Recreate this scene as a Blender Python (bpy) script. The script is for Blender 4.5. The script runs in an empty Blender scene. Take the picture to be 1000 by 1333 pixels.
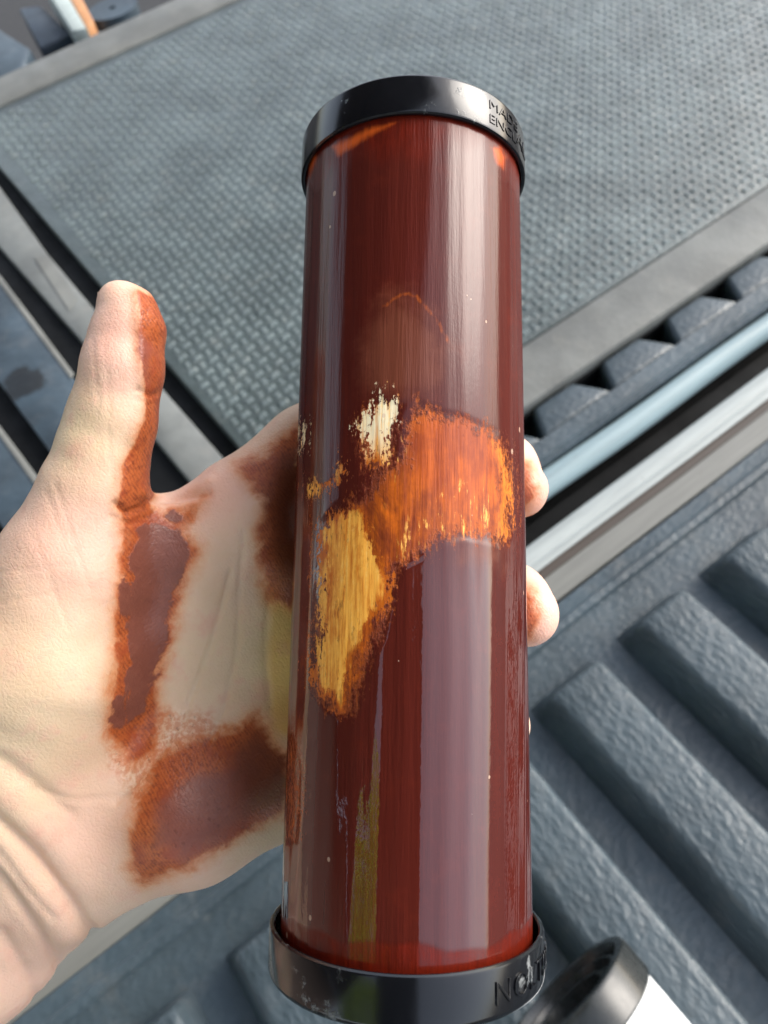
import bpy, bmesh, math, random
import numpy as np
from mathutils import Matrix, Vector
random.seed(4); rng = np.random.default_rng(7)
S = bpy.context.scene; COL = S.collection
R = math.radians

# ------------------------------------------------------------------ camera
# world: X across the truck, Y towards the tailgate, Z up; M holds those axes in camera space (x right, y down, z forward)
M = np.array([[.8018, -.5885, -.1040], [-.5471, -.6521, -.5249], [.2411, .4777, -.8448]])
_u, _s, _v = np.linalg.svd(M); M = _u @ _v
F = 973.23; H = .62
CAM = np.array([0, 0, H])
def c2w(p):                                   # camera space (metres) -> world
    return np.asarray(p, float) @ M + CAM
def at(px, py, z=0.):                         # ground-plan survey: photo point -> place on the level z
    d = np.array([(px-500)/F, (py-666.5)/F, 1.]) @ M
    return CAM + d*((z-H)/d[2])
def atd(px, py, d):                           # photo point at distance d (m)
    return c2w(np.array([(px-500)/F*d, (py-666.5)/F*d, d]))
cd = bpy.data.cameras.new('camera'); cam = bpy.data.objects.new('camera', cd); COL.objects.link(cam)
mw = Matrix.Identity(4)
for i, v in enumerate((M[0], -M[1], -M[2])):
    for j in range(3): mw[j][i] = v[j]
mw.translation = Vector(CAM); cam.matrix_world = mw
cd.sensor_fit = 'VERTICAL'; cd.sensor_height = 24; cd.lens = F/1333*24
cd.clip_start = .004; cd.clip_end = 500
cd.dof.use_dof = True; cd.dof.focus_distance = .150; cd.dof.aperture_fstop = 14.5
S.camera = cam
# ------------------------------------------------------------------ light
SUN_EL, SUN_AZ = R(34), R(-10)      # direction towards the sun in XY
sd_ = Vector((math.cos(SUN_EL)*math.cos(SUN_AZ), math.cos(SUN_EL)*math.sin(SUN_AZ), math.sin(SUN_EL)))
w = bpy.data.worlds.new('World'); S.world = w; w.use_nodes = True
nt = w.node_tree; nt.nodes.clear()
sky = nt.nodes.new('ShaderNodeTexSky'); sky.sky_type = 'NISHITA'; sky.sun_disc = False
sky.sun_elevation = SUN_EL; sky.sun_rotation = math.pi/2 - SUN_AZ
sky.air_density = 1.0; sky.dust_density = 2.5; sky.ozone_density = 1.
bg = nt.nodes.new('ShaderNodeBackground'); bg.inputs['Strength'].default_value = .15
wo = nt.nodes.new('ShaderNodeOutputWorld')
hs = nt.nodes.new('ShaderNodeHueSaturation'); hs.inputs['Saturation'].default_value = .55   # a milky, hazy sky
nt.links.new(sky.outputs[0], hs.inputs['Color']); nt.links.new(hs.outputs[0], bg.inputs[0]); nt.links.new(bg.outputs[0], wo.inputs[0])
sl = bpy.data.lights.new('sun', 'SUN'); sl.energy = .6; sl.angle = R(34); sl.color = (1, .95, .87)
so = bpy.data.objects.new('sun', sl); COL.objects.link(so)
so.rotation_euler = sd_.to_track_quat('Z', 'Y').to_euler(); so.location = sd_*5
S.view_settings.view_transform = 'Standard'; S.view_settings.look = 'None'
S.view_settings.exposure = 1.58; S.view_settings.gamma = 1

# ------------------------------------------------------------------ helpers
def link(o, parent=None):
    COL.objects.link(o)
    if parent: o.parent = parent
    return o
def tag(o, label=None, cat=None, group=None, kind=None):
    if label: o['label'] = label
    if cat: o['category'] = cat
    if group: o['group'] = group
    if kind: o['kind'] = kind
    return o
def empty(name, loc, mat=None):
    o = bpy.data.objects.new(name, None); o.empty_display_size = .02; link(o)
    if mat is not None: o.matrix_world = mat
    else: o.location = loc
    return o
def mesh(name, v, f, m=None, parent=None, smooth=False, auto=None):
    me = bpy.data.meshes.new(name)
    me.from_pydata([tuple(map(float, p)) for p in v], [], [tuple(int(i) for i in q) for q in f]); me.update()
    if m: me.materials.append(m)
    o = link(bpy.data.objects.new(name, me), parent)
    if smooth: me.polygons.foreach_set('use_smooth', [True]*len(me.polygons))
    if auto is not None: me.set_sharp_from_angle(angle=R(auto))
    return o
def fast_mesh(name, v, quads, m=None, parent=None):
    me = bpy.data.meshes.new(name); n = len(quads)
    me.vertices.add(len(v)); me.vertices.foreach_set('co', np.asarray(v, np.float32).ravel())
    me.loops.add(n*4); me.loops.foreach_set('vertex_index', np.asarray(quads, np.int32).ravel())
    me.polygons.add(n); me.polygons.foreach_set('loop_start', np.arange(n, dtype=np.int32)*4)
    me.polygons.foreach_set('use_smooth', np.ones(n, bool)); me.update(calc_edges=True); me.validate()
    if m: me.materials.append(m)
    return link(bpy.data.objects.new(name, me), parent)
def attr(o, name, vals):
    a = o.data.attributes.new(name, 'FLOAT', 'POINT'); a.data.foreach_set('value', np.asarray(vals, np.float32))
def from_bm(name, bm, m=None, parent=None, auto=30):
    me = bpy.data.meshes.new(name); bm.to_mesh(me); bm.free()
    if m: me.materials.append(m)
    if auto is not None:
        me.polygons.foreach_set('use_smooth', [True]*len(me.polygons)); me.set_sharp_from_angle(angle=R(auto))
    return link(bpy.data.objects.new(name, me), parent)
def prism(bm, poly, z0, z1, bev=0., seg=2):      # extruded outline (world XY) with rounded edges
    lo = [bm.verts.new((p[0], p[1], z0)) for p in poly]; hi = [bm.verts.new((p[0], p[1], z1)) for p in poly]
    n = len(poly); fs = [bm.faces.new(hi)]
    fs.append(bm.faces.new(lo[::-1]))
    for i in range(n): fs.append(bm.faces.new((lo[i], lo[(i+1) % n], hi[(i+1) % n], hi[i])))
    bmesh.ops.recalc_face_normals(bm, faces=fs)
    if bev:
        es = list({e for f in fs for e in f.edges})
        bmesh.ops.bevel(bm, geom=es, offset=bev, segments=seg, affect='EDGES', profile=.5)
def lathe(name, prof, m, parent, seg=128, auto=30):   # prof: (r, z) pairs about local Z
    bm = bmesh.new(); rings = []
    for r, z in prof:
        if r < 1e-6: rings.append([bm.verts.new((0, 0, z))])
        else: rings.append([bm.verts.new((r*math.cos(2*math.pi*i/seg), r*math.sin(2*math.pi*i/seg), z)) for i in range(seg)])
    for a, b in zip(rings, rings[1:]):
        for i in range(seg):
            j = (i+1) % seg
            q = [a[i % len(a)], a[j % len(a)], b[j % len(b)], b[i % len(b)]]
            q = list(dict.fromkeys(q))
            if len(q) > 2: bm.faces.new(q)
    bmesh.ops.recalc_face_normals(bm, faces=bm.faces[:])
    return from_bm(name, bm, m, parent, auto)
def strip_along_x(name, prof, x0, x1, m, parent, nx=2, auto=30, wob=0.):   # a (y,z) profile swept along X
    v = []; f = []; n = len(prof); xs = np.linspace(x0, x1, nx)
    for i, x in enumerate(xs):
        for j, (y, z) in enumerate(prof):
            v.append((x, y + wob*math.sin(7.3*x+j*.4)*.6 + wob*.4*math.sin(23*x+1), z))
    for i in range(nx-1):
        for j in range(n-1): f.append((i*n+j, (i+1)*n+j, (i+1)*n+j+1, i*n+j+1))
    return mesh(name, v, f, m, parent, True, auto)

class NT:                                        # tiny node-tree writer
    def __init__(s, name):
        s.m = bpy.data.materials.new(name); s.m.use_nodes = True; s.t = s.m.node_tree
        s.b = s.t.nodes['Principled BSDF']; s.out = s.t.nodes['Material Output']
    def n(s, typ, ins=None, **kw):
        nd = s.t.nodes.new(typ)
        for k, v in kw.items(): setattr(nd, k, v)
        for k, v in (ins or {}).items(): s.set(nd.inputs[k], v)
        return nd
    def set(s, sock, v):
        if isinstance(v, bpy.types.NodeSocket): s.t.links.new(v, sock)
        elif isinstance(v, (tuple, list)) and sock.type == 'RGBA' and len(v) == 3: sock.default_value = (*v, 1)
        else: sock.default_value = v
    def P(s, **kw):
        for k, v in kw.items(): s.set(s.b.inputs[k.replace('_', ' ')], v)
    def attr(s, name): return s.n('ShaderNodeAttribute', attribute_name=name).outputs['Fac']
    def math(s, op, a, b=0., c=0., clamp=False):
        nd = s.n('ShaderNodeMath', operation=op, use_clamp=clamp); s.set(nd.inputs[0], a); s.set(nd.inputs[1], b); s.set(nd.inputs[2], c); return nd.outputs[0]
    def ss(s, x, lo, hi): return s.n('ShaderNodeMapRange', {'Value': x, 'From Min': lo, 'From Max': hi}, interpolation_type='SMOOTHSTEP').outputs[0]
    def remap(s, x, lo, hi, a, b): return s.n('ShaderNodeMapRange', {'Value': x, 'From Min': lo, 'From Max': hi, 'To Min': a, 'To Max': b}).outputs[0]
    def mix(s, f, a, b, bt='MIX'):
        nd = s.n('ShaderNodeMix', data_type='RGBA', blend_type=bt); s.set(nd.inputs[0], f); s.set(nd.inputs[6], a); s.set(nd.inputs[7], b); return nd.outputs[2]
    def obj(s): return s.n('ShaderNodeTexCoord').outputs['Object']
    def vmap(s, v, sc=(1, 1, 1), rot=(0, 0, 0)): return s.n('ShaderNodeMapping', {'Vector': v, 'Scale': sc, 'Rotation': rot}).outputs[0]
    def noise(s, v, scale, detail=4, rough=.55, dist=0.): return s.n('ShaderNodeTexNoise', {'Vector': v, 'Scale': scale, 'Detail': detail, 'Roughness': rough, 'Distortion': dist}).outputs['Fac']
    def voro(s, v, scale, feature='F1', rand=1.): return s.n('ShaderNodeTexVoronoi', {'Vector': v, 'Scale': scale, 'Randomness': rand}, feature=feature)
    def bump(s, h, st, dist, normal=None):
        d = {'Height': h, 'Strength': st, 'Distance': dist}
        if normal is not None: d['Normal'] = normal
        return s.n('ShaderNodeBump', d).outputs[0]

# ------------------------------------------------------------------ materials of the truck
def plastic(name, col, rough=.5, tex=170., amt=.5, blot=.35, stretch=(1, 1, 1), dist=.0012, spec=.5, dust=None):
    N = NT(name); o = N.obj(); v = N.vmap(o, stretch)
    big = N.noise(o, 9, 5, .6); fine = N.noise(v, tex, 3, .6); cell = N.voro(v, tex*.75).outputs['Distance']
    c = N.mix(N.ss(big, .35, .68), tuple(x*(1-blot) for x in col), tuple(x*(1+blot) for x in col))
    if dust:
        d = N.ss(N.noise(o, 38, 6, .65), .5, .78)
        c = N.mix(N.math('MULTIPLY', d, .38), c, dust)
    r = N.remap(N.noise(o, 30, 4), .3, .7, rough-.08, rough+.1)
    h = N.math('ADD', fine, N.math('MULTIPLY', cell, .7))
    N.P(Base_Color=c, Roughness=r, Normal=N.bump(h, amt, dist), Specular_IOR_Level=spec)
    return N.m
M_bed = plastic('bed_liner_plastic', (.044, .062, .073), .42, 240, .6, .25, (1, .6, 1), .0018, dust=(.13, .13, .125))
M_flat = plastic('liner_lip_plastic', (.046, .066, .079), .42, 240, .5, .2, (.7, 1, 1), .0013, dust=(.15, .15, .14))
M_mat = plastic('rubber_mat', (.078, .098, .098), .38, 260, .6, .18, dust=(.17, .175, .16))
M_nub = plastic('worn_mat_relief', (.118, .146, .145), .37, 260, .4, .2, dust=(.24, .24, .21))
M_border = plastic('mat_border_rubber', (.165, .168, .155), .6, 220, .3, .2, dust=(.24, .23, .2))
def add_spot(m, c, r):                          # an oil spot soaked into a panel, ragged edge
    t = m.node_tree; b = t.nodes['Principled BSDF']; N = NT.__new__(NT); N.m, N.t, N.b = m, t, b
    o = N.obj(); src = b.inputs['Base Color'].links[0].from_socket
    d = N.n('ShaderNodeVectorMath', {0: o, 1: tuple(c)}, operation='DISTANCE').outputs['Value']
    k = N.ss(N.math('ADD', d, N.math('MULTIPLY', N.math('SUBTRACT', N.noise(o, 55, 5, .65), .5), r*1.6)), r, r*.72)
    N.P(Base_Color=N.mix(N.math('MULTIPLY', k, .88), src, (.007, .007, .007)))
M_dark = plastic('dark_gap_plastic', (.004, .0045, .005), .7, 120, .3, spec=.2)
M_grey = plastic('grey_strip', (.15, .158, .15), .6, 140, .25, .2, dust=(.2, .19, .17))
M_panel = plastic('side_panel_plastic', (.036, .055, .072), .5, 120, .4, .3, dust=(.11, .115, .12))
add_spot(M_panel, at(28, 500, .004), .030)
def metal(name, col, rough, metallic=0., coat=0., blot=.15):
    N = NT(name); o = N.obj(); n = N.noise(N.vmap(o, (3, 60, 60)), 4, 6, .65); s = N.noise(o, 60, 6, .7)
    c = N.mix(N.ss(n, .3, .7), tuple(x*(1-blot) for x in col), tuple(x*(1+blot*.5) for x in col))
    c = N.mix(N.math('MULTIPLY', N.ss(s, .62, .75), .6), c, (.1, .085, .065))
    N.P(Base_Color=c, Roughness=rough, Metallic=metallic, Coat_Weight=coat, Coat_Roughness=.15, Normal=N.bump(s, .1, .0006)); return N.m
M_sill = metal('sill_paint', (.34, .37, .36), .55, 0, .0)
M_sill2 = metal('worn_sill', (.165, .165, .148), .5)
M_brown = metal('brown_line', (.07, .055, .045), .6)
M_rod = metal('pale_blue_paint', (.22, .30, .32), .5, 0, .1)

# ------------------------------------------------------------------ the setting
gN = NT('asphalt'); go = gN.obj()
gN.P(Base_Color=gN.mix(gN.noise(go, 40, 5), (.02, .02, .021), (.05, .049, .048)), Roughness=.85)
g = mesh('ground', [(-60, -60, -.75), (60, -60, -.75), (60, 60, -.75), (-60, 60, -.75)], [(0, 1, 2, 3)], gN.m); tag(g, kind='structure')

truck = empty('pickup_truck', (0, 0, 0))
tag(truck, 'open pickup bed with a ribbed grey blue plastic liner and lowered tailgate', 'truck')
# bed liner floor with a lip at its end
prof = [(-1.2, 0), (.1495, 0), (.152, .0035), (.158, .0042), (.1615, .001), (.166, .0005), (.1735, 0), (.1755, -.004), (.176, -.03)]
strip_along_x('bed_floor', prof, -1., 1.3, M_flat, truck, 60, 25, .0012)
def rib_mesh():
    bm = bmesh.new()
    wt, wl, wr, h, y1, y0 = .051, .013, .007, .033, .0, -1.3
    ys = [(y1+.010, 0), (y1, 1), (y0, 1)]
    v = []
    for y, k in ys:
        if k == 0: v.append([bm.verts.new(p) for p in ((-wl, y, -.002), (0, y, -.002), (wt, y, -.002), (wt+wr, y, -.002))])
        else: v.append([bm.verts.new(p) for p in ((-wl, y, -.002), (0, y, h), (wt, y, h), (wt+wr, y, -.002))])
    for a, b in zip(v, v[1:]):
        for i in range(3):
            q = [a[i], a[i+1], b[i+1], b[i]]
            bm.faces.new(q)
    bmesh.ops.remove_doubles(bm, verts=bm.verts[:], dist=1e-6)
    bmesh.ops.recalc_face_normals(bm, faces=bm.faces[:])
    es = [e for e in bm.edges if max(x.co.z for x in e.verts) > h-1e-5]
    bmesh.ops.bevel(bm, geom=es, offset=.005, segments=3, affect='EDGES', profile=.6)
    bmesh.ops.recalc_face_normals(bm, faces=bm.faces[:])
    return bm
rib0 = from_bm('rib', rib_mesh(), M_bed, truck, 50)
RX0, RY = float(at(722, 911, .033)[0]), float(at(735, 893, .033)[1])
rib0.location = (RX0, RY, 0)
for k in range(-8, 9):
    if k == 0: continue
    r = rib0.copy(); link(r); r.parent = truck; r.location = (RX0+.0985*k, RY+random.uniform(-.002, .002), 0)
# end of the bed: worn sill, brown line, pale painted lip, dark gap, painted tailgate edge
strip_along_x('sill', [(.1755, -.02), (.1765, -.003), (.199, -.003), (.2005, -.006)], -1.2, 1.6, M_sill2, truck, 40, 25, .0008)
strip_along_x('brown_line', [(.2005, -.006), (.2075, -.0065), (.209, -.004)], -1.2, 1.6, M_brown, truck, 40, 25, .0008)
strip_along_x('sill_lip', [(.209, -.004), (.215, -.001)] + [(.2235-.0095*math.cos(a), .0005+.004*math.sin(a)) for a in np.linspace(.2, 2.9, 9)] + [(.234, -.006), (.2345, -.06)], -1.2, 1.6, M_sill, truck, 60, 40, .0006)
strip_along_x('gap_floor', [(.2346, -.03), (.262, -.032), (.263, -.06), (.31, -.06)], -1.2, 1.6, M_dark, truck)
tg = [(.263+.0, -.05)] + [(.2685-.0145*math.cos(a), -.012+.0145*math.sin(a)) for a in np.linspace(0, math.pi, 13)]
rod = strip_along_x('tailgate_edge', [(.2775-.0125*math.cos(a), -.010+.0125*math.sin(a)) for a in np.linspace(-1.2, math.pi+.6, 22)], -1.2, 1.6, M_rod, truck, 80, 60, .0022)
# tailgate: notched liner edge, then the deck under the mat
strip_along_x('tailgate_edge_liner', [(.2915, -.05), (.292, -.006), (.294, -.003), (.299, -.004), (.302, -.0005), (.3175, -.0002)], -.9, 1.7, M_flat, truck, 40, 25, .0006)
strip_along_x('tailgate_deck', [(.3176, -.035), (.355, -.035), (.3555, -.0125), (1.5, -.0125), (1.5, -.06)], -.9, 1.7, M_dark, truck)
nb = bmesh.new(); prism(nb, [(-.001, 0), (.0965, 0), (.0715, .0372), (.017, .0372)], -.034, -.0006, .006, 3)
n0 = from_bm('liner_tooth', nb, M_flat, truck, 40)
NX0 = at(700, 560)[0]
for k in range(-12, 13):
    n_ = n0 if k == 0 else link(n0.copy()); n_.parent = truck
    n_.location = (NX0+.0975*k, .3172, random.uniform(-.0004, .0002))

# ------------------------------------------------------------------ the rubber mat on the tailgate
MZ = .004
c_bl, c_br = at(318, 700, MZ), at(1420, -60, MZ)
XL0, XL1 = .1075, .088            # the mat's left edge drifts a little
YN, YF, XR = .424, 1.375, 1.75
matT = empty('rubber_mat', (.6, .9, 0)); MT = Vector((.6, .9, 0))
tag(matT, 'black textured rubber mat with a smooth pale border lying on the tailgate', 'mat')
bm = bmesh.new(); prism(bm, [(XL0-.6, YN-.9), (XR-.6, YN-.9), (XR-.6, YF-.9), (XL1-.6, YF-.9)], -.012, MZ, .002)
from_bm('mat_sheet', bm, M_mat, matT)
# moulded pattern: short raised bars in a basket weave
nv = []; nf = []
pitch = .0138
def nub(cx, cy, ax, ay, h):
    h *= random.uniform(.55, 1.25); cx += random.gauss(0, .0003); cy += random.gauss(0, .0003); ax *= random.uniform(.85, 1.1)
    b = len(nv); t = .62
    for sx, sy in ((-1, -1), (1, -1), (1, 1), (-1, 1)): nv.append((cx+sx*ax, cy+sy*ay, MZ-.0004))
    for sx, sy in ((-1, -1), (1, -1), (1, 1), (-1, 1)): nv.append((cx+sx*ax*t, cy+sy*ay*t, MZ+h))
    nf.append((b+4, b+5, b+6, b+7))
    for i in range(4): nf.append((b+i, b+(i+1) % 4, b+4+(i+1) % 4, b+4+i))
ny_ = int((YF-YN-.02)/pitch); nx_ = int((XR-.13)/pitch)
for j in range(ny_):
    for i in range(nx_):
        x = .119+i*pitch; y = YN+.012+j*pitch
        if (i+j) % 2: nub(x-.6, y-.9, .0060, .0040, .0019)
        else: nub(x-.6, y-.9, .0032, .0062, .0012)
nubs = mesh('mat_pattern', nv, nf, M_nub, matT); tag(nubs, kind='stuff')
# raised border strips
def border(name, poly, z0, z1, bev=.002):
    bm = bmesh.new(); prism(bm, [(p[0]-.6, p[1]-.9) for p in poly], z0, z1, bev, 2); return from_bm(name, bm, M_border, matT, 40)
border('mat_border', [(XL0+.01, .358), (1.8, .352), (1.8, YN-.002), (XL0+.012, YN-.002)], -.0125, .0055, .003)
border('mat_border', [(-.2, YF+.002), (1.8, YF+.002), (1.8, YF+.105), (-.2, YF+.085)], -.0125, .0075, .003)

# left of the mat: grey strip, black gaps and ribbed side panels
def slab(name, pts, z0, z1, m, bev=.002, parent=truck):
    bm = bmesh.new(); prism(bm, [tuple(at(*p, z1)[:2]) for p in pts], z0, z1, bev, 2); return from_bm(name, bm, m, parent, 40)
slab('gap_floor', [(-400, 60), (-60, 60), (420, 640), (330, 780), (-60, 900), (-400, 900)], -.08, -.06, M_dark, 0)
slab('side_strip', [(-62, 170), (-34, 196), (60, 328), (180, 470), (330, 640), (300, 690), (200, 570), (108, 446), (0, 322), (-110, 195)], -.05, -.001, M_grey, .003)
slab('strip_label', [(45, 335), (62, 332), (100, 388), (90, 404)], -.0005, .0004, M_border, 0)
slab('side_panel', [(-80, 275), (0, 362), (90, 484), (190, 640), (150, 700), (60, 582), (0, 500), (-90, 380)], -.05, .004, M_panel, .0035)
slab('side_panel', [(-90, 460), (0, 560), (46, 626), (120, 740), (60, 790), (12, 700), (-60, 600)], -.05, .004, M_panel, .0035)

slab('pale_edge', [(-6, 352), (0, 358), (96, 486), (92, 492), (0, 370), (-10, 360)], .0035, .0052, M_border, .0006)  # thin pale strips along the edges of the side panels
slab('pale_edge', [(-6, 548), (0, 555), (50, 622), (46, 632), (0, 568), (-8, 560)], .0035, .0052, M_border, .0006)
# beyond the tailgate: timber, plate and grey plastic panel seen past the far border
def wood(name, col):
    N = NT(name); o = N.obj(); n = N.noise(N.vmap(o, (6, 40, 40)), 3, 6, .6)
    N.P(Base_Color=N.mix(n, tuple(x*.6 for x in col), tuple(min(1, x*1.3) for x in col)), Roughness=.6, Normal=N.bump(n, .3, .001)); return N.m
M_wood = wood('raw_timber', (.5, .24, .1)); M_pale = wood('pale_painted_timber', (.42, .48, .46))
ZB = -.05
def boxpx(name, pts, z0, z1, m, label, cat, bev=.003):
    P = [at(*p, z1) for p in pts]; c = np.mean(P, 0); bm = bmesh.new()
    prism(bm, [(p[0]-c[0], p[1]-c[1]) for p in P], 0, z1-z0, bev, 2)
    o = from_bm(name, bm, m, None, 40); o.location = (c[0], c[1], z0); return tag(o, label, cat)
tb = empty('timber_batten', at(98, 10, -.05)); tag(tb, 'short timber batten with a pale painted side and an orange raw side behind the tailgate', 'timber')
for nm, pts, m, z in (('painted_side', [(50, -30), (74, -30), (112, 36), (94, 40)], M_pale, -.04), ('raw_side', [(75, -30), (92, -30), (122, 28), (113, 36)], M_wood, -.046)):
    P = [at(*p, z) - np.array(tb.location) for p in pts]; bm = bmesh.new(); prism(bm, [p[:2] for p in P], -.06, z-tb.location[2], .002)
    from_bm(nm, bm, m, tb, 40)
# plate with a bolt hole
pc = at(146, 10, -.055); bm = bmesh.new(); SEG = 40
ring = lambda r, z: [bm.verts.new((r*math.cos(2*math.pi*i/SEG), r*.85*math.sin(2*math.pi*i/SEG), z)) for i in range(SEG)]
r1, r2, r3, r4 = ring(.0075, -.02), ring(.0075, 0), ring(.052, 0), ring(.052, -.02)
for a, b in ((r1, r2), (r2, r3), (r3, r4)):
    for i in range(SEG): bm.faces.new((a[i], a[(i+1) % SEG], b[(i+1) % SEG], b[i]))
bmesh.ops.recalc_face_normals(bm, faces=bm.faces[:])
pl = from_bm('metal_plate', bm, M_panel, None, 30); pl.location = pc
tag(pl, 'round blue grey metal plate with a bolt hole beyond the tailgate', 'plate')
boxpx('plastic_panel', [(-90, 20), (-10, 30), (40, 62), (30, 90), (-60, 130)], -.12, -.06, M_panel, 'grey blue plastic panel at the far left corner beyond the tailgate', 'box', .01)
boxpx('dark_block', [(24, 10), (52, 6), (94, 44), (52, 62)], -.13, -.075, plastic('dark_blue_plastic', (.03, .045, .065), .5), 'dark blue block beside the timber batten', 'block', .006)

# ------------------------------------------------------------------ out of view, added to shade the truck and shape the tube's reflections: timber roof, wall and tree; also the phone that takes the picture
def box(name, x0, x1, y0, y1, z0, z1, m, parent, bev=.01):
    bm = bmesh.new(); prism(bm, [(x0, y0), (x1, y0), (x1, y1), (x0, y1)], z0, z1, bev, 1); return from_bm(name, bm, m, parent, 40)
M_board = wood('weathered_boards', (.26, .19, .165))
cp = empty('unseen_carport', (-2, 1.5, -.75)); cp.location = (0, 0, 0); tag(cp, 'unseen weathered timber roof and wall shaped for the tube reflections', 'unseen_carport')
for k in range(15): box('roof_board', -3.6+k*.31, -3.6+k*.31+.305, -.05, 3.3, 2.3+.004*(k % 2), 2.34+.004*(k % 2), M_board, cp, .004)
for y in (.01, 1.3, 3.2): box('rafter', -3.6, 1.0, y-.04, y+.04, 2.16, 2.299, M_board, cp)
for k in range(20): box('wall_board', -3.66-.004*(k % 2), -3.63, -.0+k*.168, -.0+k*.168+.165, -.75, 2.29, M_board, cp, .004)
lf = NT('leaf'); lf.P(Base_Color=(.33, .46, .02), Roughness=.5)
tl = lf.n('ShaderNodeBsdfTranslucent', {'Color': (.55, .70, .03)}); mxs = lf.n('ShaderNodeMixShader', {0: .5, 1: lf.b.outputs[0], 2: tl.outputs[0]}); lf.set(lf.out.inputs['Surface'], mxs.outputs[0])
bk = wood('bark', (.10, .08, .06))
tr = empty('unseen_tree', (-6.3, -2.3, -.75)); tag(tr, 'unseen leafy tree added for a green reflection in the tube', 'tree')
bm = bmesh.new()
pts_ = [((0, 0, 0), .16), ((.05, .02, 1.2), .12), ((.0, .1, 3.6), .09), ((.1, 0, 7.), .03)]
for (p, r0), (q, r1_) in zip(pts_, pts_[1:]):
    ra = [bm.verts.new((p[0]+r0*math.cos(i*.785), p[1]+r0*math.sin(i*.785), p[2])) for i in range(8)]
    rb = [bm.verts.new((q[0]+r1_*math.cos(i*.785), q[1]+r1_*math.sin(i*.785), q[2])) for i in range(8)]
    for i in range(8): bm.faces.new((ra[i], ra[(i+1) % 8], rb[(i+1) % 8], rb[i]))
from_bm('trunk', bm, bk, tr, 60)
L = 7000; d_ = rng.normal(size=(L, 3)); d_ /= np.linalg.norm(d_, axis=1, keepdims=True)
ctr = np.array([0, 0, 5.9])+d_*np.array([2.4, 2.7, 3.3])*(rng.uniform(.25, 1, (L, 1))**.5); ta = rng.normal(size=(L, 3)); tb_ = np.cross(ta, rng.normal(size=(L, 3)))
ta /= np.linalg.norm(ta, axis=1, keepdims=True); tb_ /= np.linalg.norm(tb_, axis=1, keepdims=True)
lv = np.stack([ctr-ta*.11, ctr+tb_*.06, ctr+ta*.11, ctr-tb_*.06], 1).reshape(-1, 3)
fast_mesh('crown', lv, np.arange(L*4).reshape(-1, 4), lf.m, tr)
ph = empty('phone', None, cam.matrix_world); tag(ph, 'dark phone held over the tube to take the picture', 'phone')
pN = NT('phone_glass'); pN.P(Base_Color=(.01, .01, .012), Roughness=.2)
bm = bmesh.new(); prism(bm, [(-.058, -.150), (.022, -.150), (.022, .05), (-.058, .05)], .0035, .0115, .003, 3); from_bm('phone_body', bm, pN.m, ph, 40)

# ------------------------------------------------------------------ signed distance to outlines given in plan
def sdf_poly(P, poly):                           # + inside
    poly = np.asarray(poly, float); d = np.full(len(P), 1e9); ins = np.zeros(len(P), bool)
    x, y = P[:, 0], P[:, 1]
    for a, b in zip(poly, np.roll(poly, -1, 0)):
        e = b-a; t = np.clip(((x-a[0])*e[0]+(y-a[1])*e[1])/(e@e), 0, 1)
        d = np.minimum(d, np.hypot(x-a[0]-t*e[0], y-a[1]-t*e[1]))
        if a[1] != b[1]:
            c = ((a[1] > y) != (b[1] > y)) & (x < (b[0]-a[0])*(y-a[1])/(b[1]-a[1])+a[0]); ins ^= c
    return np.where(ins, d, -d)
def d_line(P, pts):
    d = np.full(len(P), 1e9)
    for a, b in zip(np.asarray(pts[:-1], float), np.asarray(pts[1:], float)):
        e = b-a; t = np.clip(((P[:, 0]-a[0])*e[0]+(P[:, 1]-a[1])*e[1])/(e@e), 0, 1)
        d = np.minimum(d, np.hypot(P[:, 0]-a[0]-t*e[0], P[:, 1]-a[1]-t*e[1]))
    return d

# ------------------------------------------------------------------ the tube
AX = np.array([-.01459, .98546, -.16927]); AX /= np.linalg.norm(AX)      # axis, camera space, towards the bottom
P0 = np.array([.005647, .000118, .164456])
zl = -AX; xl = np.array([1., 0, 0]); xl -= zl*(xl@zl); xl /= np.linalg.norm(xl); yl = np.cross(zl, xl)
# in camera space (x right, y down, z fwd: right handed) -> world
Rw = np.stack([xl@M, yl@M, zl@M], 1)
TM = Matrix.Identity(4)
for i in range(3):
    for j in range(3): TM[i][j] = Rw[i, j]
TM.translation = Vector(c2w(P0))
tube = empty('stained_tube', None, TM)
tag(tube, 'upright cylinder wet with dark red brown stain, black end caps, held in the hand', 'tube')
TR = .025
fa = math.atan2(-(P0@yl), -(P0@xl))              # the angle that looks at the camera
def tube_px(th, z):                              # local cylinder point -> photo point
    p = P0 + np.outer(np.cos(th)*TR, xl) + np.outer(np.sin(th)*TR, yl) + np.outer(z, zl)
    return np.stack([500+F*p[:, 0]/p[:, 2], 666.5+F*p[:, 1]/p[:, 2]], 1), p
NTH, NZ = 300, 560
ths = np.linspace(0, 2*math.pi, NTH, endpoint=False); zs = np.linspace(-.0885, .084, NZ)
TH, ZZ = np.meshgrid(ths, zs); TH = TH.ravel(); ZZ = ZZ.ravel()
V = np.stack([TR*np.cos(TH), TR*np.sin(TH), ZZ], 1)
idx = np.arange(NTH*NZ).reshape(NZ, NTH); nxt = np.roll(idx, -1, 1)
quads = np.stack([idx[:-1], nxt[:-1], nxt[1:], idx[1:]], -1).reshape(-1, 4)
pp, pc_ = tube_px(TH, ZZ)
nrm = np.outer(np.cos(TH), xl)+np.outer(np.sin(TH), yl)
front = (np.einsum('ij,ij->i', nrm, pc_) < 0)
def tmask(polys, clip=40):
    d = np.full(len(pp), -1e9)
    for q in polys: d = np.maximum(d, sdf_poly(pp, q))
    d = np.where(front, d, -clip); return np.clip(d, -clip, clip)/clip
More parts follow.
